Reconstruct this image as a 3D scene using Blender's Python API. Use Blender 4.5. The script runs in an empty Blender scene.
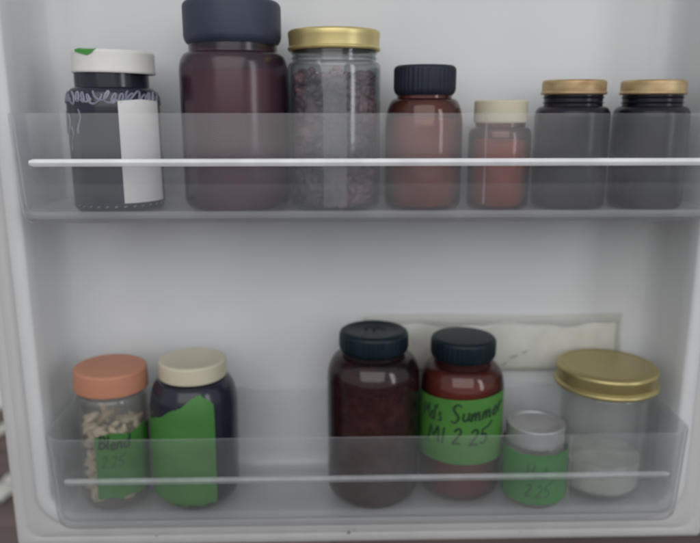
import bpy, bmesh, math, random
from mathutils import Vector, Matrix
random.seed(7)
sc = bpy.context.scene
C = sc.collection
PI = math.pi

# ---------------------------------------------------------------- materials
def newmat(name):
    m = bpy.data.materials.new(name); m.use_nodes = True
    nt = m.node_tree; nt.nodes.clear()
    out = nt.nodes.new('ShaderNodeOutputMaterial')
    return m, nt, nt.nodes, nt.links, out

def ramp_noise(N, L, scale, c1, c2, lo=.35, hi=.65, detail=4, coord='Object', stretch=None):
    tc = N.new('ShaderNodeTexCoord'); mp = N.new('ShaderNodeMapping')
    if stretch: mp.inputs['Scale'].default_value = stretch
    L.new(tc.outputs[coord], mp.inputs['Vector'])
    n = N.new('ShaderNodeTexNoise'); n.inputs['Scale'].default_value = scale
    n.inputs['Detail'].default_value = detail
    L.new(mp.outputs[0], n.inputs['Vector'])
    r = N.new('ShaderNodeValToRGB')
    r.color_ramp.elements[0].position = lo; r.color_ramp.elements[1].position = hi
    r.color_ramp.elements[0].color = (*c1, 1); r.color_ramp.elements[1].color = (*c2, 1)
    L.new(n.outputs['Fac'], r.inputs['Fac'])
    return n, r

def solid(name, c1, c2=None, rough=.45, scale=40, metal=0, bump=.0, bscale=300, spec=.5, lo=.3, hi=.7, sss=0, detail=4, stretch=None, bdist=.0004):
    m, nt, N, L, out = newmat(name)
    p = N.new('ShaderNodeBsdfPrincipled')
    n, r = ramp_noise(N, L, scale, c1, c2 or tuple(x*1.12 for x in c1), lo, hi, detail, stretch=stretch)
    L.new(r.outputs[0], p.inputs['Base Color'])
    p.inputs['Roughness'].default_value = rough; p.inputs['Metallic'].default_value = metal
    p.inputs['Specular IOR Level'].default_value = spec
    rr = N.new('ShaderNodeMapRange'); rr.inputs['To Min'].default_value = rough-.06; rr.inputs['To Max'].default_value = rough+.1
    L.new(n.outputs['Fac'], rr.inputs['Value']); L.new(rr.outputs[0], p.inputs['Roughness'])
    if bump:
        n2, _ = ramp_noise(N, L, bscale, c1, c1)
        b = N.new('ShaderNodeBump'); b.inputs['Strength'].default_value = bump; b.inputs['Distance'].default_value = bdist
        L.new(n2.outputs['Fac'], b.inputs['Height']); L.new(b.outputs[0], p.inputs['Normal'])
    L.new(p.outputs[0], out.inputs[0])
    return m

def clear(name, tint, haze, hazecol, rough=.12, ior=1.45, band=None, scale=30, bumpy=.0, hvar=.35, edge=None, edgehaze=0):
    """see-through plastic or glass: tinted transmission + a little cloudy diffuse + fresnel gloss"""
    m, nt, N, L, out = newmat(name)
    tr = N.new('ShaderNodeBsdfTransparent'); tr.inputs[0].default_value = (*tint, 1)
    df = N.new('ShaderNodeBsdfDiffuse'); tl = N.new('ShaderNodeBsdfTranslucent')
    n, r = ramp_noise(N, L, scale, tuple(x*.9 for x in hazecol), hazecol)
    L.new(r.outputs[0], df.inputs[0]); L.new(r.outputs[0], tl.inputs[0])
    dm = N.new('ShaderNodeMixShader'); dm.inputs[0].default_value = .35
    L.new(df.outputs[0], dm.inputs[1]); L.new(tl.outputs[0], dm.inputs[2])
    hz = N.new('ShaderNodeMapRange'); hz.inputs['To Min'].default_value = haze*(1-hvar); hz.inputs['To Max'].default_value = haze*(1+hvar)
    L.new(n.outputs['Fac'], hz.inputs['Value'])
    src = hz.outputs[0]
    lw = N.new('ShaderNodeLayerWeight'); lw.inputs['Blend'].default_value = .5
    if edge:                                   # longer path through the wall towards the outline: deeper tint
        pe = N.new('ShaderNodeMath'); pe.operation = 'POWER'; pe.inputs[1].default_value = 1.6; L.new(lw.outputs['Facing'], pe.inputs[0])
        mt = N.new('ShaderNodeMix'); mt.data_type = 'RGBA'; mt.inputs[6].default_value = (*tint, 1); mt.inputs[7].default_value = (*edge, 1)
        L.new(pe.outputs[0], mt.inputs[0]); L.new(mt.outputs[2], tr.inputs[0])
    if edgehaze:
        pe = N.new('ShaderNodeMath'); pe.operation = 'POWER'; pe.inputs[1].default_value = 3; L.new(lw.outputs['Facing'], pe.inputs[0])
        ma = N.new('ShaderNodeMath'); ma.operation = 'MULTIPLY_ADD'; ma.inputs[1].default_value = edgehaze
        L.new(pe.outputs[0], ma.inputs[0]); L.new(src, ma.inputs[2]); src = ma.outputs[0]
    if band:                                   # haze stepped up below the band height
        z0, extra, foot = band
        tc = N.new('ShaderNodeTexCoord'); sx = N.new('ShaderNodeSeparateXYZ')
        L.new(tc.outputs['Object'], sx.inputs[0])
        mr = N.new('ShaderNodeMapRange'); mr.inputs['From Min'].default_value = z0+.0006; mr.inputs['From Max'].default_value = z0-.0006
        mr.inputs['To Min'].default_value = 0; mr.inputs['To Max'].default_value = extra
        L.new(sx.outputs['Z'], mr.inputs['Value'])
        ad = N.new('ShaderNodeMath'); ad.operation = 'ADD'; L.new(src, ad.inputs[0]); L.new(mr.outputs[0], ad.inputs[1])
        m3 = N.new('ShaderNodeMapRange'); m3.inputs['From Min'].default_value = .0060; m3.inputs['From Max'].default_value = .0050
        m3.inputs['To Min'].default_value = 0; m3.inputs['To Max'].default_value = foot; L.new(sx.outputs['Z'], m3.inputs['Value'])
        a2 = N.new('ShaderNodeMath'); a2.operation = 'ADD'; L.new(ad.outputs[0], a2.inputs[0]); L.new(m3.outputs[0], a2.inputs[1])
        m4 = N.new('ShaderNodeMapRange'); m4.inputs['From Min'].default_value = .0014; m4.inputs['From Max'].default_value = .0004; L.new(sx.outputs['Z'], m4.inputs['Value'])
        mt = N.new('ShaderNodeMix'); mt.data_type = 'RGBA'; mt.inputs[6].default_value = (*tint, 1); mt.inputs[7].default_value = (.84, .84, .85, 1)   # shade of the gap under the bin, put into the tint
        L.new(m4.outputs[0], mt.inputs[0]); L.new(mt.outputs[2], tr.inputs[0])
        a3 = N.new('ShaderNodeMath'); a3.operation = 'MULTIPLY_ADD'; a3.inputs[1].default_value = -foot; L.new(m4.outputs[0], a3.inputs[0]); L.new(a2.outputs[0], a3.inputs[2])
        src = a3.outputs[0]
    mx = N.new('ShaderNodeMixShader'); L.new(src, mx.inputs[0]); L.new(tr.outputs[0], mx.inputs[1]); L.new(dm.outputs[0], mx.inputs[2])
    gl = N.new('ShaderNodeBsdfGlossy'); gl.inputs['Roughness'].default_value = rough; gl.inputs[0].default_value = (.95, .95, .95, 1)
    pw = N.new('ShaderNodeMath'); pw.operation = 'POWER'; pw.inputs[1].default_value = 4.5; L.new(lw.outputs['Facing'], pw.inputs[0])
    fr = N.new('ShaderNodeMapRange'); fr.inputs['To Min'].default_value = ((ior-1)/(ior+1))**2; fr.inputs['To Max'].default_value = .75
    L.new(pw.outputs[0], fr.inputs['Value'])
    if bumpy:
        n2, _ = ramp_noise(N, L, 60, tint, tint)
        b = N.new('ShaderNodeBump'); b.inputs['Strength'].default_value = bumpy; b.inputs['Distance'].default_value = .001
        L.new(n2.outputs['Fac'], b.inputs['Height']); L.new(b.outputs[0], gl.inputs['Normal'])
    m2 = N.new('ShaderNodeMixShader'); L.new(fr.outputs[0], m2.inputs[0]); L.new(mx.outputs[0], m2.inputs[1]); L.new(gl.outputs[0], m2.inputs[2])
    L.new(m2.outputs[0], out.inputs[0])
    return m

M = {}
M['liner'] = solid('white_liner_plastic', (.63, .64, .648), (.71, .718, .724), rough=.38, scale=7, bump=.12, bscale=500)
M['gasket'] = solid('beige_gasket_rubber', (.54, .53, .52), (.60, .595, .59), rough=.6, scale=25, bump=.2, bscale=300, stretch=(1, 1, .15))
M['door_skin'] = solid('door_edge_enamel', (.55, .54, .53), rough=.35)
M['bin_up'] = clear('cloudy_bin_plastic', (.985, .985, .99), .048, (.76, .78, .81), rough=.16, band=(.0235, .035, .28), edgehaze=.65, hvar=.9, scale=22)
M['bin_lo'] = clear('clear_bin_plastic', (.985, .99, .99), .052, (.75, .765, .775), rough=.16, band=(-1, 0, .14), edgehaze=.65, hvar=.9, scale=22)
M['rib'] = clear('milky_lit_rib_plastic', (.95, .95, .96), .90, (.96, .96, .97), rough=.22, scale=40, hvar=.10)  # light caught on the upper rib is put into its near-white colour
M['rib'].node_tree.nodes['Mix Shader'].inputs[0].default_value = .08
M['rib_lo'] = clear('frosted_dim_rib_plastic', (.95, .96, .96), .42, (.72, .74, .76), rough=.25, scale=60, hvar=.3)  # lower rib gets less light, put in as a greyer colour
M['glass'] = clear('clear_glass', (.96, .965, .97), .06, (.40, .42, .47), edge=(.55, .60, .60), rough=.07, ior=1.5, bumpy=.1)
M['glass_thin'] = clear('thin_clear_glass', (.985, .99, .985), .11, (.66, .67, .67), edge=(.82, .84, .83), rough=.07, ior=1.5, bumpy=.1)
M['pet'] = clear('clear_pet', (.96, .96, .95), .10, (.5, .5, .5), edge=(.75, .73, .7), rough=.1, ior=1.45, bumpy=.15)
M['amber'] = clear('amber_glass', (.76, .53, .45), .04, (.20, .14, .16), edge=(.16, .10, .13), rough=.1, ior=1.5, bumpy=.1)
M['amber_big'] = clear('dusky_amber_glass', (.68, .53, .57), .09, (.20, .16, .22), edge=(.24, .19, .27), rough=.22, ior=1.48, bumpy=.1)
M['amber_dark'] = clear('deep_amber_glass', (.58, .455, .45), .04, (.16, .12, .15), edge=(.18, .15, .22), rough=.12, ior=1.5, bumpy=.1)
M['navy'] = solid('near_black_glass', (.014, .016, .026), (.022, .024, .038), rough=.16, scale=30)
M['navy2'] = solid('near_black_glass_dusty', (.007, .008, .016), (.030, .022, .030), rough=.24, scale=22, spec=.3)
M['cap_blue'] = solid('slate_blue_cap', (.026, .034, .062), (.038, .048, .082), rough=.5, scale=60, bump=.1)
M['cap_black'] = solid('black_cap', (.009, .014, .024), (.016, .023, .036), rough=.5, scale=70, bump=.15, spec=.35)
M['cap_teal'] = solid('green_black_cap', (.003, .010, .016), (.006, .016, .023), rough=.42, scale=70, bump=.15, spec=.28)
M['cap_white'] = solid('white_cap', (.70, .68, .64), (.78, .76, .72), rough=.42, scale=40)
M['cap_cream'] = solid('cream_cap', (.54, .49, .36), (.62, .57, .43), rough=.5, scale=40, bump=.1)
M['cap_orange'] = solid('orange_cap', (.47, .20, .12), (.53, .24, .145), rough=.55, scale=30, bump=.1)
M['gold'] = solid('gold_lacquered_tin', (.62, .50, .20), (.74, .62, .30), rough=.36, metal=.75, scale=30, lo=.3, hi=.75)
M['gold_worn'] = solid('worn_brassy_tin', (.36, .23, .11), (.62, .47, .26), rough=.42, metal=.55, scale=55, stretch=(1, 1, 2.5))
M['gold_big'] = solid('yellow_gold_tin', (.40, .325, .13), (.50, .42, .20), rough=.34, metal=.7, scale=18)
M['silver'] = solid('dull_silver_tin', (.38, .38, .39), (.5, .5, .51), rough=.4, metal=.6, scale=40)
M['tape'] = solid('green_tape', (.044, .165, .030), (.058, .205, .040), rough=.55, scale=35, bump=.7, bscale=70, bdist=.0012)
M['tape_bright'] = solid('bright_green_tape', (.052, .185, .026), (.066, .22, .036), rough=.55, scale=35, bump=.7, bscale=70, bdist=.0012)
M['tape_dull'] = solid('dull_green_tape', (.028, .18, .032), (.042, .24, .045), rough=.6, scale=40, bump=.3, bscale=120)
M['paper'] = solid('white_label_paper', (.72, .70, .69), (.82, .80, .78), rough=.7, scale=18, bump=.15)
M['ink'] = solid('black_marker', (.010, .030, .014), (.016, .045, .020), rough=.6)
M['ink_soft'] = solid('faded_marker', (.02, .085, .03), (.03, .11, .04), rough=.6)
M['relief'] = solid('white_printed_scroll', (.13, .14, .20), (.34, .35, .41), rough=.5, scale=90)
M['stain'] = solid('pink_print_on_label', (.58, .50, .56), (.70, .64, .68), rough=.7, scale=30)
M['leafgreen'] = solid('green_leaf_print', (.05, .26, .04), rough=.5)
M['pill_red'] = solid('dark_red_capsules', (.22, .13, .12), (.62, .40, .35), rough=.4, scale=120)
M['pill_dusk'] = solid('maroon_granules', (.26, .10, .11), (.40, .19, .18), rough=.5, scale=160)
M['powder_pink'] = solid('dusky_pink_powder', (.34, .21, .23), (.48, .31, .32), rough=.8, scale=25)
M['powder_red'] = solid('brick_red_powder', (.46, .29, .20), (.80, .52, .36), rough=.8, scale=35)
M['peach'] = solid('peach_powder', (.84, .60, .42), (.92, .72, .54), rough=.8, scale=45)
M['berries'] = solid('dark_dried_berries', (.055, .045, .06), (.42, .23, .25), rough=.5, scale=34, lo=.42, hi=.72)
M['nuts'] = solid('pale_cashews', (.62, .52, .38), (.78, .70, .56), rough=.6, scale=90)
M['white_powder'] = solid('off_white_powder', (.48, .465, .43), (.60, .59, .56), rough=.9, scale=60, bump=.5, bscale=200, bdist=.002)
M['bag'] = clear('wrinkled_bag_film', (.985, .985, .97), .16, (.68, .67, .62), rough=.2, ior=1.45, scale=22, bumpy=.5, hvar=.3)
M['strip'] = clear('cloudy_strip', (.93, .93, .94), .17, (.52, .52, .54), rough=.3, scale=60, hvar=.8)
M['bag_fill'] = solid('beige_bag_powder', (.62, .62, .58), (.80, .80, .76), rough=.8, scale=38, bump=.6, bscale=60, bdist=.002)
M['bag_in'] = solid('brown_herb_bits', (.22, .17, .12), rough=.8)
M['seam'] = solid('bag_seam', (.60, .61, .59), rough=.4)
M['speck'] = solid('grey_dirt', (.16, .15, .15), rough=.9)
M['scrap'] = solid('white_scrap', (.75, .74, .70), rough=.8, bump=.4, bscale=60)
M['dark'] = solid('dark_dirt', (.05, .05, .05), rough=.8)
M['wall_far'] = solid('far_white_wall', (.78, .78, .77), rough=.7, scale=2)

def wood():
    m, nt, N, L, out = newmat('dark_wood_floor')
    p = N.new('ShaderNodeBsdfPrincipled'); p.inputs['Roughness'].default_value = .5
    tc = N.new('ShaderNodeTexCoord')
    br = N.new('ShaderNodeTexBrick'); br.inputs['Scale'].default_value = 1
    br.inputs['Brick Width'].default_value = 1.1; br.inputs['Row Height'].default_value = .1
    br.inputs['Mortar Size'].default_value = .003
    br.inputs['Color1'].default_value = (.060, .036, .036, 1); br.inputs['Color2'].default_value = (.085, .054, .05, 1)
    br.inputs['Mortar'].default_value = (.02, .014, .014, 1)
    L.new(tc.outputs['Object'], br.inputs['Vector'])
    n, r = ramp_noise(N, L, 18, (.6, .6, .6), (1.2, 1.15, 1.15), stretch=(.15, 1, 1))
    mx = N.new('ShaderNodeMix'); mx.data_type = 'RGBA'; mx.blend_type = 'MULTIPLY'; mx.inputs[0].default_value = 1
    L.new(br.outputs[0], mx.inputs[6]); L.new(r.outputs[0], mx.inputs[7]); L.new(mx.outputs[2], p.inputs['Base Color'])
    L.new(p.outputs[0], out.inputs[0]); return m
M['floor'] = wood()

# ---------------------------------------------------------------- helpers
def link(name, bm, mat, parent=None, smooth=True, kind=None):
    bmesh.ops.recalc_face_normals(bm, faces=bm.faces)
    me = bpy.data.meshes.new(name); bm.to_mesh(me); bm.free()
    for p in me.polygons: p.use_smooth = smooth
    if smooth:
        try: me.set_sharp_from_angle(angle=math.radians(38))
        except Exception: pass
    me.materials.append(mat)
    o = bpy.data.objects.new(name, me); C.objects.link(o)
    if parent: o.parent = parent
    if kind: o['kind'] = kind
    return o

def thing(name, label, cat, loc, group=None):
    o = bpy.data.objects.new(name, None); C.objects.link(o)
    o.location = loc; o['label'] = label; o['category'] = cat
    o.empty_display_size = .01
    if group: o['group'] = group
    return o

def smooth_profile(pts, n=5, r=.0):
    return pts

def lathe(bm, prof, seg=72, wob=None, closed_ends=True, jag=None):
    rings = []
    for (r, z) in prof:
        if r < 1e-5:
            rings.append([bm.verts.new((0, 0, z))]); continue
        ring = []
        for k in range(seg):
            a = 2*PI*k/seg
            rr = r + (jag(a, z) if jag else 0)
            ring.append(bm.verts.new((rr*math.cos(a), rr*math.sin(a), z)))
        rings.append(ring)
    for A, B in zip(rings, rings[1:]):
        if len(A) == 1 and len(B) == 1: continue
        for k in range(seg):
            k2 = (k+1) % seg
            if len(A) == 1: bm.faces.new((A[0], B[k], B[k2]))
            elif len(B) == 1: bm.faces.new((A[k], B[0], A[k2]))
            else: bm.faces.new((A[k], A[k2], B[k2], B[k]))
    return bm

def spline(pts, n=6):
    """Catmull-Rom through pts, keeps corners soft"""
    P = [Vector(p) for p in pts]; P = [2*P[0]-P[1]] + P + [2*P[-1]-P[-2]]
    out = []
    for i in range(1, len(P)-2):
        for k in range(n):
            t = k/n; a, b, c, d = P[i-1:i+3]
            out.append(.5*((2*b) + (c-a)*t + (2*a-5*b+4*c-d)*t*t + (3*b-a-3*c+d)*t**3))
    out.append(P[-2]); return out

def arc(cx, cz, r, a0, a1, n=6):
    return [(cx+r*math.cos(math.radians(a0+(a1-a0)*k/n)), cz+r*math.sin(math.radians(a0+(a1-a0)*k/n))) for k in range(n+1)]

def bottle_profile(R, rn, z_sh0, z_sh1, z_top, rb=.006, push=.0035):
    """outer wall: base, rounded heel, straight body, shoulder from z_sh0 to z_sh1, neck to z_top"""
    p = [(0, .0015), (R*.55, .0015), (R*.7, .0)]
    p += arc(R-rb, rb, rb, -90, 0)
    n = 9
    for k in range(n+1):
        t = k/n*PI/2
        p.append((rn + (R-rn)*math.cos(t)**.85 if k < n else rn, z_sh0 + (z_sh1-z_sh0)*math.sin(t)))
    p.append((rn, z_top))
    return p

def r_at(prof, z):
    best = None
    for (r0, z0), (r1, z1) in zip(prof, prof[1:]):
        if z0 <= z <= z1 and z1 > z0:
            return r0 + (r1-r0)*(z-z0)/(z1-z0)
    return prof[-1][0] if z > prof[-1][1] else prof[3][0]

def shell(bm, prof, t=.0016, seg=72):
    """hollow: outer profile plus inner wall, open mouth joined by a rim"""
    lathe(bm, prof, seg)
    inner = [(max(r-t, 0), z + (t if i < 3 else 0)) for i, (r, z) in enumerate(prof)]
    inner = [(r, max(z, t+.0015)) for r, z in inner]
    inner[0] = (0, t+.0015)
    lathe(bm, inner, seg)

def lid_profile(r, z0, z1, lip=0, bev=.0015, taper=0, dish=0, wall=.0016, under=0):
    if under:
        p = [(r-under-.002, z0+.002), (r-under-.002, z0), (r-under, z0), (r-under*.45, z0+under*.55), (r-under*.12, z0+under*1.3), (r, z0+under*2.0)]
        p += arc(r-bev-taper, z1-bev, bev, 0, 90, 7)
        return p + ([(r-bev-taper-.0025, z1), (r-bev-taper-.0035, z1-dish), (0, z1-dish)] if dish else [(0, z1+.0002)])
    p = [(r-wall, z0+.001), (r-wall, z0), (r-.0004+lip, z0), (r+lip, z0+.0006), (r+lip, z0+.0016)]
    if lip: p.append((r, z0+.0026))
    p += arc(r-bev-taper, z1-bev, bev, 0, 90, 5)
    if dish: p += [(r-bev-taper-.0025, z1), (r-bev-taper-.0035, z1-dish), (0, z1-dish)]
    else: p += [(0, z1+.0002)]
    return p

def ribbed(n, amp):
    return lambda a, z: amp*(1 if math.cos(n*a) > 0 else -1)

def tube(bm, pts, rad, seg=6):
    pts = [Vector(p) for p in pts]; rings = []
    for i, p in enumerate(pts):
        d = (pts[min(i+1, len(pts)-1)]-pts[max(i-1, 0)]).normalized()
        u = d.cross(Vector((0, 1, .13))).normalized() if abs(d.y) < .95 else d.cross(Vector((1, 0, 0))).normalized()
        v = d.cross(u)
        rings.append([bm.verts.new(p+rad*(math.cos(2*PI*k/seg)*u+math.sin(2*PI*k/seg)*v)) for k in range(seg)])
    for A, B in zip(rings, rings[1:]):
        for k in range(seg): bm.faces.new((A[k], A[(k+1) % seg], B[(k+1) % seg], B[k]))
    bm.faces.new(rings[0]); bm.faces.new(rings[-1])

def patch(bm, prof, a0, a1, zlo, zhi, off=.0005, nu=48, nv=24, thick=.0004):
    """label wrapped round a lathe; angles in degrees, 0 = facing the camera, + = right"""
    def P(u, v, o):
        a = a0+(a1-a0)*u
        lo = zlo(a) if callable(zlo) else zlo; hi = zhi(a) if callable(zhi) else zhi
        z = lo+(hi-lo)*v; r = r_at(prof, z)+o; t = math.radians(a-90)
        return Vector((r*math.cos(t), r*math.sin(t), z))
    G = []
    for o in (off, off+thick):
        G.append([[bm.verts.new(P(i/nu, j/nv, o)) for j in range(nv+1)] for i in range(nu+1)])
    for g in G:
        for i in range(nu):
            for j in range(nv): bm.faces.new((g[i][j], g[i+1][j], g[i+1][j+1], g[i][j+1]))
    a, b = G
    for i in range(nu):
        for j in (0, nv): bm.faces.new((a[i][j], a[i+1][j], b[i+1][j], b[i][j]))
    for j in range(nv):
        for i in (0, nu): bm.faces.new((a[i][j], a[i][j+1], b[i][j+1], b[i][j]))

def on_surface(prof, x, z, deg0, off):
    """x metres along the wall from angle deg0, z height -> point"""
    r = r_at(prof, z); a = math.radians(deg0-90)+x/r
    return ((r+off)*math.cos(a), (r+off)*math.sin(a), z)

# hand lettering: strokes in a 0..1 high cell
GL = {
 'H': (.7, [[(.08, 0), (.12, 1)], [(.58, 0), (.6, 1)], [(.1, .5), (.6, .55)]]),
 'M': (.9, [[(.02, 0), (.12, .95), (.4, .35), (.68, 1), (.8, 0)]]),
 'd': (.55, [[(.45, .5), (.2, .55), (.05, .25), (.2, .02), (.42, .2), (.5, 1), (.47, .3), (.52, 0)]]),
 "'": (.22, [[(.12, 1.05), (.06, .8)]]),
 's': (.42, [[(.36, .5), (.15, .55), (.1, .4), (.32, .22), (.25, .02), (.03, .05)]]),
 'S': (.75, [[(.66, .98), (.35, 1.1), (.12, .85), (.35, .55), (.55, .25), (.35, -.02), (.05, .1)]]),
 'u': (.55, [[(.06, .5), (.08, .1), (.25, .02), (.42, .2), (.45, .52), (.45, .1), (.55, .03)]]),
 'm': (.75, [[(.04, .0), (.06, .5), (.08, .3), (.22, .52), (.3, .3), (.3, .02), (.34, .35), (.5, .52), (.58, .3), (.58, .04), (.7, .05)]]),
 'e': (.5, [[(.06, .25), (.38, .35), (.3, .54), (.1, .42), (.08, .12), (.25, .0), (.45, .12)]]),
 'r': (.45, [[(.05, 0), (.08, .52), (.1, .32), (.25, .55), (.42, .5)]]),
 't': (.4, [[(.2, .9), (.18, .15), (.35, .03)], [(.02, .6), (.38, .63)]]),
 'l': (.25, [[(.1, 1), (.09, .1), (.2, .03)]]),
 'n': (.52, [[(.05, 0), (.07, .5), (.09, .3), (.3, .54), (.38, .3), (.4, .03), (.5, .05)]]),
 'B': (.65, [[(.1, 0), (.12, 1)], [(.12, 1), (.5, .9), (.42, .58), (.12, .52), (.55, .4), (.5, .08), (.1, .0)]]),
 '1': (.3, [[(.15, 1), (.14, 0)]]),
 '2': (.62, [[(.08, .8), (.3, 1.02), (.5, .8), (.3, .4), (.06, .03), (.3, .06), (.56, .02)]]),
 '5': (.7, [[(.15, .9), (.12, .55), (.38, .58), (.5, .3), (.35, .02), (.05, .05)], [(.15, .9), (.5, 1.05), (.78, 1.35)]]),
 '.': (.22, [[(.08, .02), (.12, .05), (.1, .0)]]),
 ' ': (.35, []),
}
def write(name, text, prof, deg0, x0, z0, h, rad, mat, parent, slope=0, wid=.8, off=.001):
    bm = bmesh.new(); x = 0
    for ch in text:
        w, strokes = GL[ch]
        jy = random.uniform(-.05, .05)
        for s in strokes:
            pts = spline(s, 5) if len(s) > 2 else [Vector(s[0]), Vector(s[1])]
            pp = []
            for q in pts:
                xx = x0+(x+(q[0]+.12*q[1])*wid)*h; zz = z0+(q[1]+jy)*h+slope*(xx-x0)
                pp.append(on_surface(prof, xx, zz, deg0, off))
            tube(bm, pp, rad, 5)
        x += (w+.06)*wid
    return link(name, bm, mat, parent)

_ico = bmesh.new(); bmesh.ops.create_icosphere(_ico, subdivisions=2, radius=1)
ICO_V = [v.co.copy() for v in _ico.verts]; ICO_F = [[v.index for v in f.verts] for f in _ico.faces]; _ico.free()
def lumps(bm, n, R, z0, z1, s0, s1, shape=(1, 1, 1), rim=True, bend=0):
    V, F = [], []
    for _ in range(n):
        a = random.uniform(0, 2*PI); rr = R if rim and random.random() < .85 else R*random.uniform(.3, 1)
        z = random.uniform(z0, z1); s = random.uniform(s0, s1)
        c = Vector(((rr-s)*math.cos(a), (rr-s)*math.sin(a), z))
        rot = Matrix.Rotation(random.uniform(0, 6.28), 3, Vector((random.uniform(-1, 1), random.uniform(-1, 1), random.uniform(-1, 1))).normalized())
        b = len(V)
        for q in ICO_V:
            p = Vector((q.x*shape[0], q.y*shape[1]+bend*q.x*q.x, q.z*shape[2]))*s
            p = rot @ p + c; h = math.hypot(p.x, p.y)
            if h > R: p.x *= R/h; p.y *= R/h
            V.append(p)
        F += [[b+k for k in f] for f in ICO_F]
    me = bpy.data.meshes.new('tmp'); me.from_pydata(V, [], F); bm.from_mesh(me); bpy.data.meshes.remove(me)

def fill(bm, prof, z0, z1, inset=.0022, bumpy=.001, seg=48):
    """bed of contents inside a jar"""
    P = [(0, z0)]
    nz = 14
    for k in range(nz+1):
        z = z0+(z1-z0)*k/nz
        P.append((max(r_at(prof, max(z, .0065)) - inset - (.004*(1-k/2)**2 if k < 2 else 0), .002), z))
    P.append((P[-1][0]*.6, z1+.0012)); P.append((0, z1+.0018))
    lathe(bm, P, seg)
    for v in bm.verts:
        if v.co.z > z1-.004: v.co.z += bumpy*(math.sin(v.co.x*310)+math.cos(v.co.y*270+1))*.8

# ---------------------------------------------------------------- setting behind the door
def box(bm, x0, x1, y0, y1, z0, z1):
    v = [bm.verts.new((x, y, z)) for x in (x0, x1) for y in (y0, y1) for z in (z0, z1)]
    for f in ((0, 1, 3, 2), (4, 6, 7, 5), (0, 4, 5, 1), (2, 3, 7, 6), (0, 2, 6, 4), (1, 5, 7, 3)): bm.faces.new([v[i] for i in f])

bm = bmesh.new(); box(bm, -6, 6, -4, 6, -.50, -.45)
link('floor', bm, M['floor'], smooth=False)['kind'] = 'structure'
bm = bmesh.new(); box(bm, -6, 6, 1.14, 1.2, -.449, 2.2)
link('wall', bm, M['wall_far'], smooth=False)['kind'] = 'structure'

def scrap(loc, s, seed, label):
    rnd = random.Random(seed); bm = bmesh.new()
    n = 9; g = []
    for i in range(n):
        row = []
        for j in range(n):
            row.append(bm.verts.new(((i/(n-1)-.5)*s+rnd.uniform(-.08, .08)*s, (j/(n-1)-.5)*s*1.8+rnd.uniform(-.08, .08)*s, rnd.uniform(0, .28)*s+.001)))
        g.append(row)
    for i in range(n-1):
        for j in range(n-1): bm.faces.new((g[i][j], g[i+1][j], g[i+1][j+1], g[i][j+1]))
    bmesh.ops.solidify(bm, geom=bm.faces[:], thickness=.0015)
    o = link('paper_scrap', bm, M['scrap'], smooth=False); o.location = loc; o.rotation_euler = (0, 0, rnd.uniform(-.6, .1))
    o['label'] = label; o['category'] = 'scrap'; o['group'] = 'white scraps lying on the dark floor'
    return o
scrap((-.786, 1.0, -.449), .04, 3, 'crumpled white scrap on the dark floor, the one farther from the door bottom')
scrap((-.655, .74, -.449), .055, 5, 'larger crumpled white scrap on the floor near the bottom left corner')

# ---------------------------------------------------------------- refrigerator door
XL, XR, ZB, ZT = -.2165, .2645, -.0065, .62       # opening of the moulded recess
door = thing('refrigerator_door', 'open white refrigerator door with moulded inner liner holding two clear bins', 'refrigerator door', ((XL+XR)/2, 0, ZB))
def rr_loop(bm, s, Y, rad, n=10):
    x0, x1, z0, z1 = XL-s, XR+s, ZB-s, ZT+s
    r = max(rad+s, .004) if s < .0126 else max(.0285-(s-.0126)*1.35, .004); v = []
    cx, cz = (XL+XR)/2, ZB
    for (ax, az, a0) in ((x1-r, z0+r, -90), (x1-r, z1-r, 0), (x0+r, z1-r, 90), (x0+r, z0+r, 180)):
        for k in range(n+1):
            a = math.radians(a0+90*k/n); v.append(bm.verts.new((ax+r*math.cos(a)-cx, Y, az+r*math.sin(a)-cz)))
    return v
def loft(name, spec, mat, rad=.016, cap=False, parent=door):
    bm = bmesh.new(); L = [rr_loop(bm, s, Y, rad) for s, Y in spec]
    for A, B in zip(L, L[1:]):
        n = len(A)
        for k in range(n): bm.faces.new((A[k], A[(k+1) % n], B[(k+1) % n], B[k]))
    if cap: bm.faces.new(L[-1])
    return link(name, bm, mat, parent)
loft('inner_liner', [(.0125, -.050), (.0125, -.0615), (.0118, -.0635), (.0098, -.065), (.0035, -.065), (.0012, -.0642), (0, -.0625), (-.0008, -.050), (-.0014, -.020), (-.0026, -.0105), (-.0056, -.0042), (-.0105, -.0010), (-.016, 0)], M['liner'], cap=True)
gk = [(.0335, -.045), (.0335, -.0545), (.0325, -.0575), (.0305, -.0588), (.0255, -.0590), (.0245, -.0584), (.0235, -.0590), (.0185, -.0598), (.0150, -.0592), (.0135, -.0584), (.0127, -.050)]
loft('gasket', gk, M['gasket'])
loft('door_shell', [(.0300, -.0448), (.0325, -.0448), (.0333, -.043), (.0333, .03), (.028, .045), (-.02, .045)], M['door_skin'], cap=True)

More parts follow.
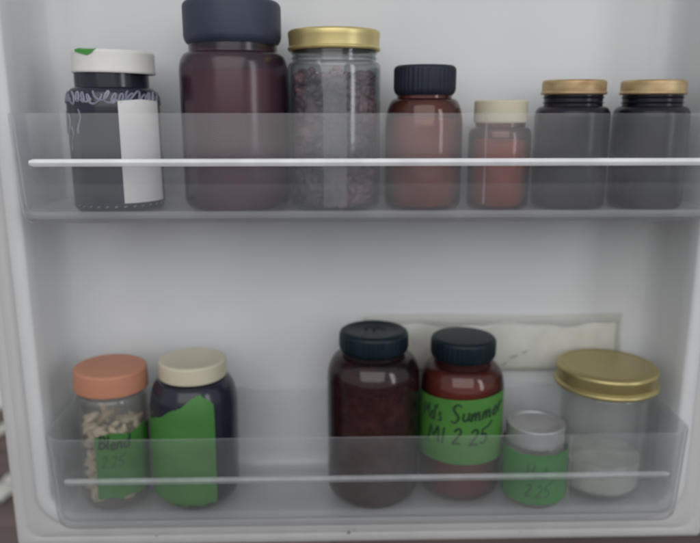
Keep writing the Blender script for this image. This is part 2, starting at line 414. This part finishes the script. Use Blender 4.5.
# ---------------------------------------------------------------- bins
def make_bin(label, X0, X1, Z0, H, mat, ribmat, Hb=None):
    Y0, Y1 = -.100, -.003; Hb = Hb or H
    cx = (X0+X1)/2
    t = thing('door_bin', label, 'door bin', (cx, -.05, Z0), 'clear plastic bins mounted on the door')
    def loop(bm, ins, z, rf=.019, rbk=.006, n=8, hb=0):
        x0, x1, y0, y1 = X0+ins, X1-ins, Y0+ins, Y1-ins; v = []
        for (sx, sy, a0, r) in ((x1, y0, -90, rf), (x1, y1, 0, rbk), (x0, y1, 90, rbk), (x0, y0, 180, rf)):
            r = max(r-ins, .0015); ax = sx-r if sx == x1 else sx+r; ay = sy-r if sy == y1 else sy+r
            for k in range(n+1):
                a = math.radians(a0+90*k/n)
                yy = ay+r*math.sin(a)
                f = min(max((yy-(Y0+.02))/(Y1-Y0-.03), 0), 1)
                v.append(bm.verts.new((ax+r*math.cos(a)-cx, yy+.05, z+hb*f)))
        return v
    bm = bmesh.new()
    T = .0026
    e = Hb-H
    outer = [(.0120, -.0010, 0), (.0098, -.0022, 0), (.0070, -.0024, 0), (.0052, -.0008, 0), (.0036, .0018, 0), (.0030, .006, 0), (.0026, .012, 0), (.0004, H-.0012, e), (.0009, H, e)]
    inner = [(T-.0004, H, e), (T+.0002, H-.0012, e), (T+.0028, .009, 0), (T+.0042, .0045, 0), (T+.0065, .0024, 0), (T+.0105, .0016, 0)]
    L = [loop(bm, i, z, hb=h) for i, z, h in outer+inner]
    for A, B in zip(L, L[1:]):
        n = len(A)
        for k in range(n): bm.faces.new((A[k], A[(k+1) % n], B[(k+1) % n], B[k]))
    bm.faces.new(L[0]); bm.faces.new(L[-1])
    link('tray', bm, mat, t)
    # raised rib across the front wall
    bm = bmesh.new(); zr = .0375 if H < .07 else .0388; yr = Y0+.05+.0012
    xa, xb = X0+.0172-cx, X1-.0185-cx
    prof = [(0, -.0024), (-.0009, -.0024), (-.0016, -.0016), (-.0022, .0002), (-.0014, .0019), (0, .0024)]
    N = 160; G = []
    for i in range(N+1):
        u = i/N; x = xa+(xb-xa)*u
        s = min(1, (min(u, 1-u)*110+.45)**.5)
        G.append([bm.verts.new((x, yr+dy*s, zr+dz*s)) for dy, dz in prof])
    for A, B in zip(G, G[1:]):
        for k in range(len(prof)-1): bm.faces.new((A[k], A[k+1], B[k+1], B[k]))
    bm.faces.new(G[0]); bm.faces.new(G[-1])
    link('front_rib', bm, ribmat, t)
    bm = bmesh.new(); xm = (.1005 if H < .07 else .172)-cx
    box(bm, xm-.0006, xm+.0006, Y0+.05+.0048, Y0+.05+.0062, .010, H-.003)
    link('moulded_ridge', bm, mat, t)
    # mounting lugs that hook on the liner walls
    for s in (0, 1):
        bm = bmesh.new()
        if s == 0: box(bm, XL-cx+.0012, X0-cx+.0008, .010, .024, .012, H-.014)
        else: box(bm, X1-cx-.0008, XR-cx-.0012, .010, .024, .012, H-.014)
        bmesh.ops.bevel(bm, geom=bm.edges[:], offset=.001, segments=2, affect='EDGES')
        link('mounting_lug', bm, mat, t)
    return t
ZU, ZL = .2265, .0005
make_bin('cloudy upper clear door bin with a rib painted brightly lit, holding seven jars', -.2100, .2630, ZU, .0685, M['bin_up'], M['rib'])
make_bin('lower clear door bin with a rib painted dimly lit, holding six jars', -.2080, .2620, ZL, .0708, M['bin_lo'], M['rib_lo'])
FU, FL = ZU+.0018, ZL+.0018      # floors

# dirt on the moulded door below the lower bin
rd = random.Random(4)
for (x, z, r_) in ((.012, -.0305, .0013), (.0165, -.0285, .0007), (-.14, -.031, .0006), (.15, -.0325, .0005)):
    bm = bmesh.new(); bmesh.ops.create_icosphere(bm, subdivisions=2, radius=r_)
    for v in bm.verts: v.co.y *= .35; v.co += Vector((rd.uniform(-.2, .2), 0, rd.uniform(-.2, .2)))*r_
    o = link('dirt_speck', bm, M['speck'], door); o.location = (x-(XL+XR)/2, -.0592, z-ZB)
# ---------------------------------------------------------------- upper jars
def jar(name, label, cat, x, y, fz, group='jars and bottles in the upper bin', tilt=0):
    t = thing(name, label, cat, (x, y, fz), group); t.rotation_euler = (0, tilt, 0); return t

# 1 white-lidded jar
t = jar('glass_jar', 'dark jar with white lid, curly white scrollwork and a blank white paper label', 'jar', -.1500, -.054, FU)
pf = bottle_profile(.0308, .0245, .070, .0835, .094, rb=.005)
bm = bmesh.new(); lathe(bm, pf, 80); body = link('jar_body', bm, M['navy'], t)
bm = bmesh.new()
lathe(bm, lid_profile(.0270, .0925, .1072, lip=.0004, bev=.0022), 80); lid = link('lid', bm, M['cap_white'], t); lid.rotation_euler = (0, .02, 0)
bm = bmesh.new()
lp = [(0.0288+.00005, .0915), (.02885, .1052)] + arc(.0266, .1053, .0022, 0, 90, 4) + [(0, .1077)]
def leaf_hi(a): return .1078
for i in range(1):
    pts = [(-34, .1045), (-20, .1030), (-8, .1050)]
    ring = []
    def LP(a, rr, z): a = math.radians(a-90); return (rr*math.cos(a), rr*math.sin(a), z)
    top = [LP(a, r_, .1079) for a, r_ in ((-46, .0244), (-36, .0197), (-22, .0187), (-8, .0247))]
    mid = [LP(a, .0270, .1068) for a in (-46, -34, -20, -8)]
    bot = [LP(a, .0276, z) for a, z in ((-44, .1055), (-32, .1042), (-20, .1030), (-12, .1046))]
    vt, vm, vb = [[bm.verts.new(p) for p in row] for row in (top, mid, bot)]
    for A, B in ((vt, vm), (vm, vb)):
        for k in range(3): bm.faces.new((A[k], A[k+1], B[k+1], B[k]))
link('leaf_print', bm, M['leafgreen'], lid)
bm = bmesh.new()
patch(bm, pf, 21, 80, .0075, lambda a: .0755-.0002*abs(a-50)*.2, nu=30); pl = link('paper_label', bm, M['paper'], t)
bm = bmesh.new()
for k in range(15):      # scrollwork round the shoulder
    a0 = -70+k*12.3
    s = []
    for q in range(26):
        ph = q/25*2*PI*1.05
        s.append(on_surface(pf, .0050*(q/25-.5)*1.5+.0030*math.sin(ph+k*1.7), .0765+.0030*math.cos(ph*1.3+k*2.1)+.0012*math.sin(k*2.3), a0, .0002))
    tube(bm, s, .00075, 5)
for a0, zz in ((-52, .066), (-46, .058), (-70, .068), (-30, .069)):
    s = [on_surface(pf, .0016*math.sin(q*.45), zz-q*.0013, a0, .0002) for q in range(13)]; tube(bm, s, .00055, 5)
for k in range(16):
    s = [on_surface(pf, dx, .0052+.0008*math.sin(dx*3000), -66+k*11, .0002) for dx in (-.0009, 0, .0009)]; tube(bm, s, .0004, 5)
link('scrollwork', bm, M['relief'], body)

# 2 big amber bottle
t = jar('pill_bottle', 'biggest amber bottle with wide slate blue cap and dusky pink contents', 'bottle', -.0668, -.0525, FU)
pf = bottle_profile(.0370, .0300, .094, .1065, .113, rb=.009)
bm = bmesh.new(); shell(bm, pf); link('bottle_body', bm, M['amber_big'], t)
bm = bmesh.new(); fill(bm, pf, .003, .094, inset=.0025); link('powder', bm, M['powder_pink'], t)
bm = bmesh.new(); lathe(bm, lid_profile(.0330, .1115, .1395, bev=.0042, under=.0028), 90); link('cap', bm, M['cap_blue'], t)

# 3 clear jar, gold lid
t = jar('glass_jar', 'clear glass jar of dark dried berries under a shiny gold lid', 'jar', .0022, -.0535, FU)
pf = bottle_profile(.0320, .0285, .0955, .1005, .1165, rb=.006)
bm = bmesh.new(); shell(bm, pf, .002); body = link('jar_body', bm, M['glass'], t)
bm = bmesh.new(); lathe(bm, [(.0286, .1020), (.0298, .1028), (.0286, .1036)], 72); lathe(bm, [(.0286, .1052), (.0298, .1060), (.0286, .1068)], 72); link('thread_ring', bm, M['glass'], body)
bm = bmesh.new(); lumps(bm, 620, .0293, .0065, .0935, .0034, .0062, (1, .7, .5)); lathe(bm, [(0, .004), (.024, .005), (.0245, .084), (0, .086)], 32); link('dried_berries', bm, M['berries'], t)
bm = bmesh.new(); patch(bm, pf, -13, 14, lambda a: .005+.0006*math.sin(a*.7), lambda a: .092+.0008*math.sin(a*.5), nu=20); link('pale_strip', bm, M['strip'], body)  # pale cloudy strip down the front of the glass
bm = bmesh.new(); lathe(bm, [(.0290, .1085), (.0290, .1078), (.0312, .1076), (.0318, .1084), (.0318, .1094), (.0309, .1104), (.0311, .1150), (.0313, .1165)] + arc(.0293, .1188, .0022, 0, 90, 5) + [(.0268, .1212), (.0258, .1200), (.0150, .1198), (0, .1202)], 90, jag=None); link('lid', bm, M['gold'], t)

# 4 medium amber with black ribbed cap
t = jar('pill_bottle', 'mid size amber bottle of brick red pills with ribbed black cap', 'bottle', .0652, -.0525, FU)
pf = bottle_profile(.0272, .0190, .0560, .0765, .081, rb=.006)
bm = bmesh.new(); shell(bm, pf); link('bottle_body', bm, M['amber'], t)
bm = bmesh.new(); fill(bm, pf, .003, .062); lumps(bm, 260, .0240, .006, .060, .0022, .0032, (1, .7, .7)); link('pills', bm, M['powder_red'], t)
bm = bmesh.new(); lathe(bm, lid_profile(.0214, .0785, .0985, bev=.0030, under=.0024), 160, jag=lambda a, z: (.00022*(1 if math.cos(40*a) > 0 else -1) if z < .0965 else 0)); link('cap', bm, M['cap_black'], t)

# 5 small cream capped
t = jar('pill_bottle', 'smallest amber bottle, peach contents and a cream cap just above the bin', 'bottle', .1185, -.0560, FU)
pf = bottle_profile(.0218, .0174, .0500, .0570, .062, rb=.005)
bm = bmesh.new(); shell(bm, pf); link('bottle_body', bm, M['amber'], t)
bm = bmesh.new(); fill(bm, pf, .003, .047); link('powder', bm, M['peach'], t)
bm = bmesh.new(); lathe(bm, lid_profile(.0184, .0600, .0752, bev=.0015), 120, jag=lambda a, z: (.00012*math.cos(50*a) if z < .0735 else 0)); link('cap', bm, M['cap_cream'], t)

# 6, 7 dark jars with worn gold caps
def dark_jar(x, y, label, rot):
    t = jar('dark_jar', label, 'jar', x, y, FU); t.rotation_euler = (0, 0, rot)
    pf = bottle_profile(.0258, .0200, .0640, .0712, .082, rb=.005)
    bm = bmesh.new(); lathe(bm, pf, 72); b = link('jar_body', bm, M['navy2'], t)
    bm = bmesh.new(); lathe(bm, [(.0199, .0728), (.0212, .0736), (.0199, .0744)], 64); lathe(bm, [(.0199, .0762), (.0212, .0770), (.0199, .0778)], 64); link('thread_ring', bm, M['navy'], b)
    bm = bmesh.new(); lathe(bm, [(.0200, .0800), (.0204, .0792), (.0219, .0790), (.0225, .0798), (.0222, .0808), (.0216, .0815), (.0217, .0858)] + arc(.0199, .0870, .0018, 0, 90, 4) + [(0, .0889)], 120, jag=lambda a, z: (.00010*math.cos(60*a) if .0810 < z < .086 else 0)); link('lid', bm, M['gold_worn'], t)
    return t
dark_jar(.1700, -.0530, 'near black jar with worn brassy cap, standing beside the small cream-capped bottle', .4)
dark_jar(.2262, -.0530, 'near black jar with worn brassy cap at the far right end of the upper bin', 2.3)

# ---------------------------------------------------------------- lower jars
G2 = 'jars and bottles in the lower bin'
# 8 orange lid, clear with nuts
t = jar('plastic_jar', 'clear jar of pale nuts with orange lid and green tape label', 'jar', -.1690, -.0560, FL, G2, tilt=.025)
pf = bottle_profile(.0253, .0228, .0845, .0895, .096, rb=.009)
bm = bmesh.new(); shell(bm, pf); link('jar_body', bm, M['pet'], t)
bm = bmesh.new(); lumps(bm, 210, .0232, .006, .066, .0048, .0068, (1.1, .5, .48), bend=.5)
link('nuts', bm, M['nuts'], t)
bm = bmesh.new(); lathe(bm, lid_profile(.0268, .0925, .1088, bev=.0022, taper=.0004), 90); link('lid', bm, M['cap_orange'], t)
bm = bmesh.new(); patch(bm, pf, -13, 92, lambda a: .0135+.001*math.sin(a*.2), lambda a: .0640+.0012*math.sin(a*.11)+.00002*a); lb = link('tape_label', bm, M['tape'], t)
write('writing', 'Blend', pf, -13, .0022, .0535, .0100, .00085, M['ink'], lb)
write('writing', '2.25', pf, -13, .004, .0385, .0085, .0005, M['ink_soft'], lb)

# 9 dark bottle, cream cap, green tape
t = jar('dark_bottle', 'near black bottle with cream cap and a big torn green tape label', 'bottle', -.1065, -.0535, FL, G2, tilt=.008)
pf = bottle_profile(.0328, .0225, .0760, .0990, .103, rb=.015)
bm = bmesh.new(); lathe(bm, pf, 80); link('bottle_body', bm, M['navy'], t)
bm = bmesh.new(); lathe(bm, lid_profile(.0250, .0998, .1128, bev=.0018, dish=.0004), 90); link('cap', bm, M['cap_cream'], t)
def torn(a):
    base = .0735 + (.0225)*max(0, min(1, (a+52)/72))**1.1
    if a > 20: base = .0955-.0010*(a-20)*.55
    return base+.0007*math.sin(a*.23)+.0003*math.sin(a*.9+1)*math.sin(a*.13)
bm = bmesh.new(); patch(bm, pf, -66, 36, lambda a: .0085+.0006*math.sin(a*.3), torn, nu=70, nv=40); link('tape_label', bm, M['tape'], t)

# 10 tall amber bottle of granules
t = jar('pill_bottle', 'tallest amber bottle in lower bin with glossy black cap, full of maroon granules', 'bottle', .0310, -.0535, FL, G2)
pf = bottle_profile(.0352, .0235, .0965, .1160, .121, rb=.013)
bm = bmesh.new(); shell(bm, pf); link('bottle_body', bm, M['amber_dark'], t)
bm = bmesh.new(); fill(bm, pf, .003, .090); lumps(bm, 1500, .0333, .010, .092, .0017, .0027, (1, .85, .8)); link('granules', bm, M['pill_red'], t, kind='stuff')
bm = bmesh.new(); lathe(bm, lid_profile(.0260, .1180, .1345, bev=.0036, taper=.0002, dish=.0006, under=.0024), 140, jag=lambda a, z: (.00018*(1 if math.cos(44*a) > 0 else -1) if z < .131 else 0)); cp = link('cap', bm, M['cap_teal'], t)
bm = bmesh.new()
for (cx_, cy_, r_) in ((0, .002, .0065), (.004, 0, .0045)):
    tube(bm, [(cx_+r_*math.cos(q*.35), cy_+r_*.7*math.sin(q*.35), .1341) for q in range(12)], .0004, 5)
link('embossed_mark', bm, M['cap_black'], cp)

# 11 amber with bright green label and writing
t = jar('pill_bottle', "amber bottle with black cap and a bright green handwritten Summer label", 'bottle', .1000, -.0480, FL, G2)
pf = bottle_profile(.0322, .0222, .0860, .1060, .115, rb=.013)
bm = bmesh.new(); shell(bm, pf); link('bottle_body', bm, M['amber'], t)
bm = bmesh.new(); fill(bm, pf, .003, .098); link('powder', bm, M['powder_pink'], t)
bm = bmesh.new(); lathe(bm, lid_profile(.0246, .1105, .1270, bev=.0034, under=.0022), 140, jag=lambda a, z: (.00018*(1 if math.cos(40*a) > 0 else -1) if z < .125 else 0)); link('cap', bm, M['cap_teal'], t)
bm = bmesh.new(); patch(bm, pf, -82, 60, .0365, lambda a: .0875+.00003*(a+20)); lb = link('tape_label', bm, M['tape_bright'], t)
write('writing', "Md's", pf, -66, 0, .0695, .0115, .00075, M['ink'], lb, slope=.02, wid=.66)
write('writing', "Summer", pf, -24, 0, .0698, .0125, .00085, M['ink'], lb, slope=.14, wid=.83)
write('writing', "M1 2 25", pf, -56, 0, .0520, .0125, .00080, M['ink'], lb, slope=.02, wid=.90)

# 12 small silver lid
t = jar('small_jar', 'short jar with silver lid, wrapped round in green tape', 'jar', .1550, -.0650, FL, G2, tilt=-.01)
pf = bottle_profile(.0238, .0205, .0490, .0530, .057, rb=.009)
bm = bmesh.new(); shell(bm, pf); link('jar_body', bm, M['pet'], t)
bm = bmesh.new(); fill(bm, pf, .003, .044); link('contents', bm, M['white_powder'], t)
bm = bmesh.new(); lathe(bm, lid_profile(.0218, .0500, .0640, lip=.0003, bev=.0010, dish=.0012), 90); link('lid', bm, M['silver'], t)
bm = bmesh.new(); patch(bm, pf, -150, 150, .0075, lambda a: .0475+.0004*math.sin(a*.2), nu=80); lb = link('tape_label', bm, M['tape_dull'], t)
write('writing', 'Hut', pf, -30, 0, .0290, .0110, .00055, M['ink_soft'], lb)
write('writing', '2.25', pf, -30, 0, .0140, .0100, .00055, M['ink_soft'], lb)

# 13 big gold lid
t = jar('glass_jar', 'wide mouth clear glass jar with broad gold lid and a little white powder', 'jar', .2128, -.0475, FL, G2)
pf = bottle_profile(.0325, .0318, .080, .084, .097, rb=.010)
bm = bmesh.new(); shell(bm, pf, .002); link('jar_body', bm, M['glass_thin'], t)
bm = bmesh.new(); fill(bm, pf, .004, .029, inset=.003, bumpy=.0012); link('powder', bm, M['white_powder'], t)
bm = bmesh.new()
lathe(bm, [(.0362, .0885), (.0364, .0876), (.0380, .0872), (.0390, .0878), (.0394, .0889), (.0391, .0900), (.0382, .0908), (.0370, .0914), (.0368, .0924), (.0374, .0936), (.0377, .0985), (.0380, .1000), (.0377, .1016), (.0366, .1026), (.0345, .1028), (.0335, .1021), (.0327, .1027), (.0315, .1027), (0, .1029)], 110)
link('lid', bm, M['gold_big'], t)

# ---------------------------------------------------------------- bag on the back panel
bm = bmesh.new()
bx0, bx1, bz0, bz1 = .026, .2405, .0835, .1325
NX, NZ = 90, 26
def bagd(u, v):
    e = min(u*12, (1-u)*12, v*4.5, (1-v)*3.2, 1); e = max(e, 0)
    return .0012+.0042*e**.6*(.85+.12*math.sin(u*17+v*3)*math.sin(v*5+u*8)+.03*math.sin(u*41+v*9))
F_, B_ = [], []
for i in range(NX+1):
    fr, bk = [], []
    for j in range(NZ+1):
        u, v = i/NX, j/NZ
        x = bx0+(bx1-bx0)*u+.0010*math.sin(v*6); z = bz0+(bz1-bz0)*v+.0010*math.sin(u*7)
        fr.append(bm.verts.new((x, -.0030-bagd(u, v), z))); bk.append(bm.verts.new((x, -.0026, z)))
    F_.append(fr); B_.append(bk)
for g in (F_, B_):
    for i in range(NX):
        for j in range(NZ): bm.faces.new((g[i][j], g[i+1][j], g[i+1][j+1], g[i][j+1]))
for i in range(NX):
    for j in (0, NZ): bm.faces.new((F_[i][j], F_[i+1][j], B_[i+1][j], B_[i][j]))
for j in range(NZ):
    for i in (0, NX): bm.faces.new((F_[i][j], F_[i][j+1], B_[i][j+1], B_[i][j]))
for v in bm.verts: v.co.x -= .135; v.co.z -= bz0
bag = thing('plastic_bag', 'flat wrinkled see-through bag of off-white powder against the door behind the jars', 'bag', (.135, 0, bz0))
link('bag_film', bm, M['bag'], bag)
bm = bmesh.new()
for dz in (0, .0022): tube(bm, [(-.103+.206*k/30, -.0046, .0425+dz+.001*math.sin(k/30*7)) for k in range(31)], .00035, 6)
tube(bm, [(.1045, -.0044, .002+.042*k/20) for k in range(21)], .00035, 6)
link('seam', bm, M['seam'], bag)
bm = bmesh.new()
def pad(x0, x1, z0, z1, y0, th):
    n = 24; g = []
    for i in range(n+1):
        row = []
        for j in range(n+1):
            u, v = i/n, j/n; d = max(0, (1-(2*u-1)**4)*(1-(2*v-1)**4))**.5
            row.append(bm.verts.new((x0+(x1-x0)*u, y0-th*d*(.75+.25*math.sin(u*19+v*5)), z0+(z1-z0)*(v*(.93+.05*math.sin(u*14)+.03*math.sin(u*37))))))
        g.append(row)
    for i in range(n):
        for j in range(n): bm.faces.new((g[i][j], g[i+1][j], g[i+1][j+1], g[i][j+1]))
pad(-.104, .101, .0015, .043, -.0029, .0016)
link('powder', bm, M['bag_fill'], bag)
bm = bmesh.new()
for (x, z, l) in ((.012, .013, .006), (.006, .007, .004), (.022, .017, .004), (-.002, .004, .005)):
    tube(bm, [(x, -.0087, z), (x+l*.5, -.0089, z+.0008), (x+l, -.0087, z+.0022)], .0004, 5)
link('herb_bits', bm, M['bag_in'], bag)

# ---------------------------------------------------------------- light
w = bpy.data.worlds.new('World'); sc.world = w; w.use_nodes = True
bg = w.node_tree.nodes['Background']; bg.inputs[0].default_value = (.88, .94, 1.0, 1); bg.inputs[1].default_value = .55
def area(name, loc, target, sx, sy, power, col):
    l = bpy.data.lights.new(name, 'AREA'); l.shape = 'RECTANGLE'; l.size = sx; l.size_y = sy; l.energy = power; l.color = col
    o = bpy.data.objects.new(name, l); C.objects.link(o); o.location = loc
    o.rotation_euler = (Vector(target)-Vector(loc)).to_track_quat('-Z', 'Y').to_euler(); return o
area('ceiling_light', (-.15, -1.75, 1.15), (0, 0, .15), 2.2, 1.6, 19, (1, .975, .955))
area('window_light', (1.5, -1.45, .7), (0, 0, .2), .35, 1.3, 6.5, (.93, .97, 1))

area('wall_fill_light', (-1.2, .45, 1.2), (-1.2, 1.14, .0), .8, .5, 14, (1, .98, .96))  # added unseen fill lamp that brightens the far wall
# ---------------------------------------------------------------- camera
cam = bpy.data.cameras.new('Camera'); co = bpy.data.objects.new('Camera', cam); C.objects.link(co)
co.location = (0, -.555, .297); co.rotation_euler = (math.radians(77), 0, math.radians(-1.5))
cam.lens = 36; cam.sensor_width = 36; cam.clip_start = .02; cam.clip_end = 50
cam.dof.use_dof = True; cam.dof.focus_distance = .40; cam.dof.aperture_fstop = 5.2
sc.camera = co
sc.render.resolution_x = 1024; sc.render.resolution_y = 794
sc.render.engine = 'CYCLES'
sc.cycles.transparent_max_bounces = 32; sc.cycles.max_bounces = 10
sc.view_settings.view_transform = 'Standard'; sc.view_settings.look = 'None'
sc.view_settings.exposure = -.12; sc.view_settings.gamma = 1
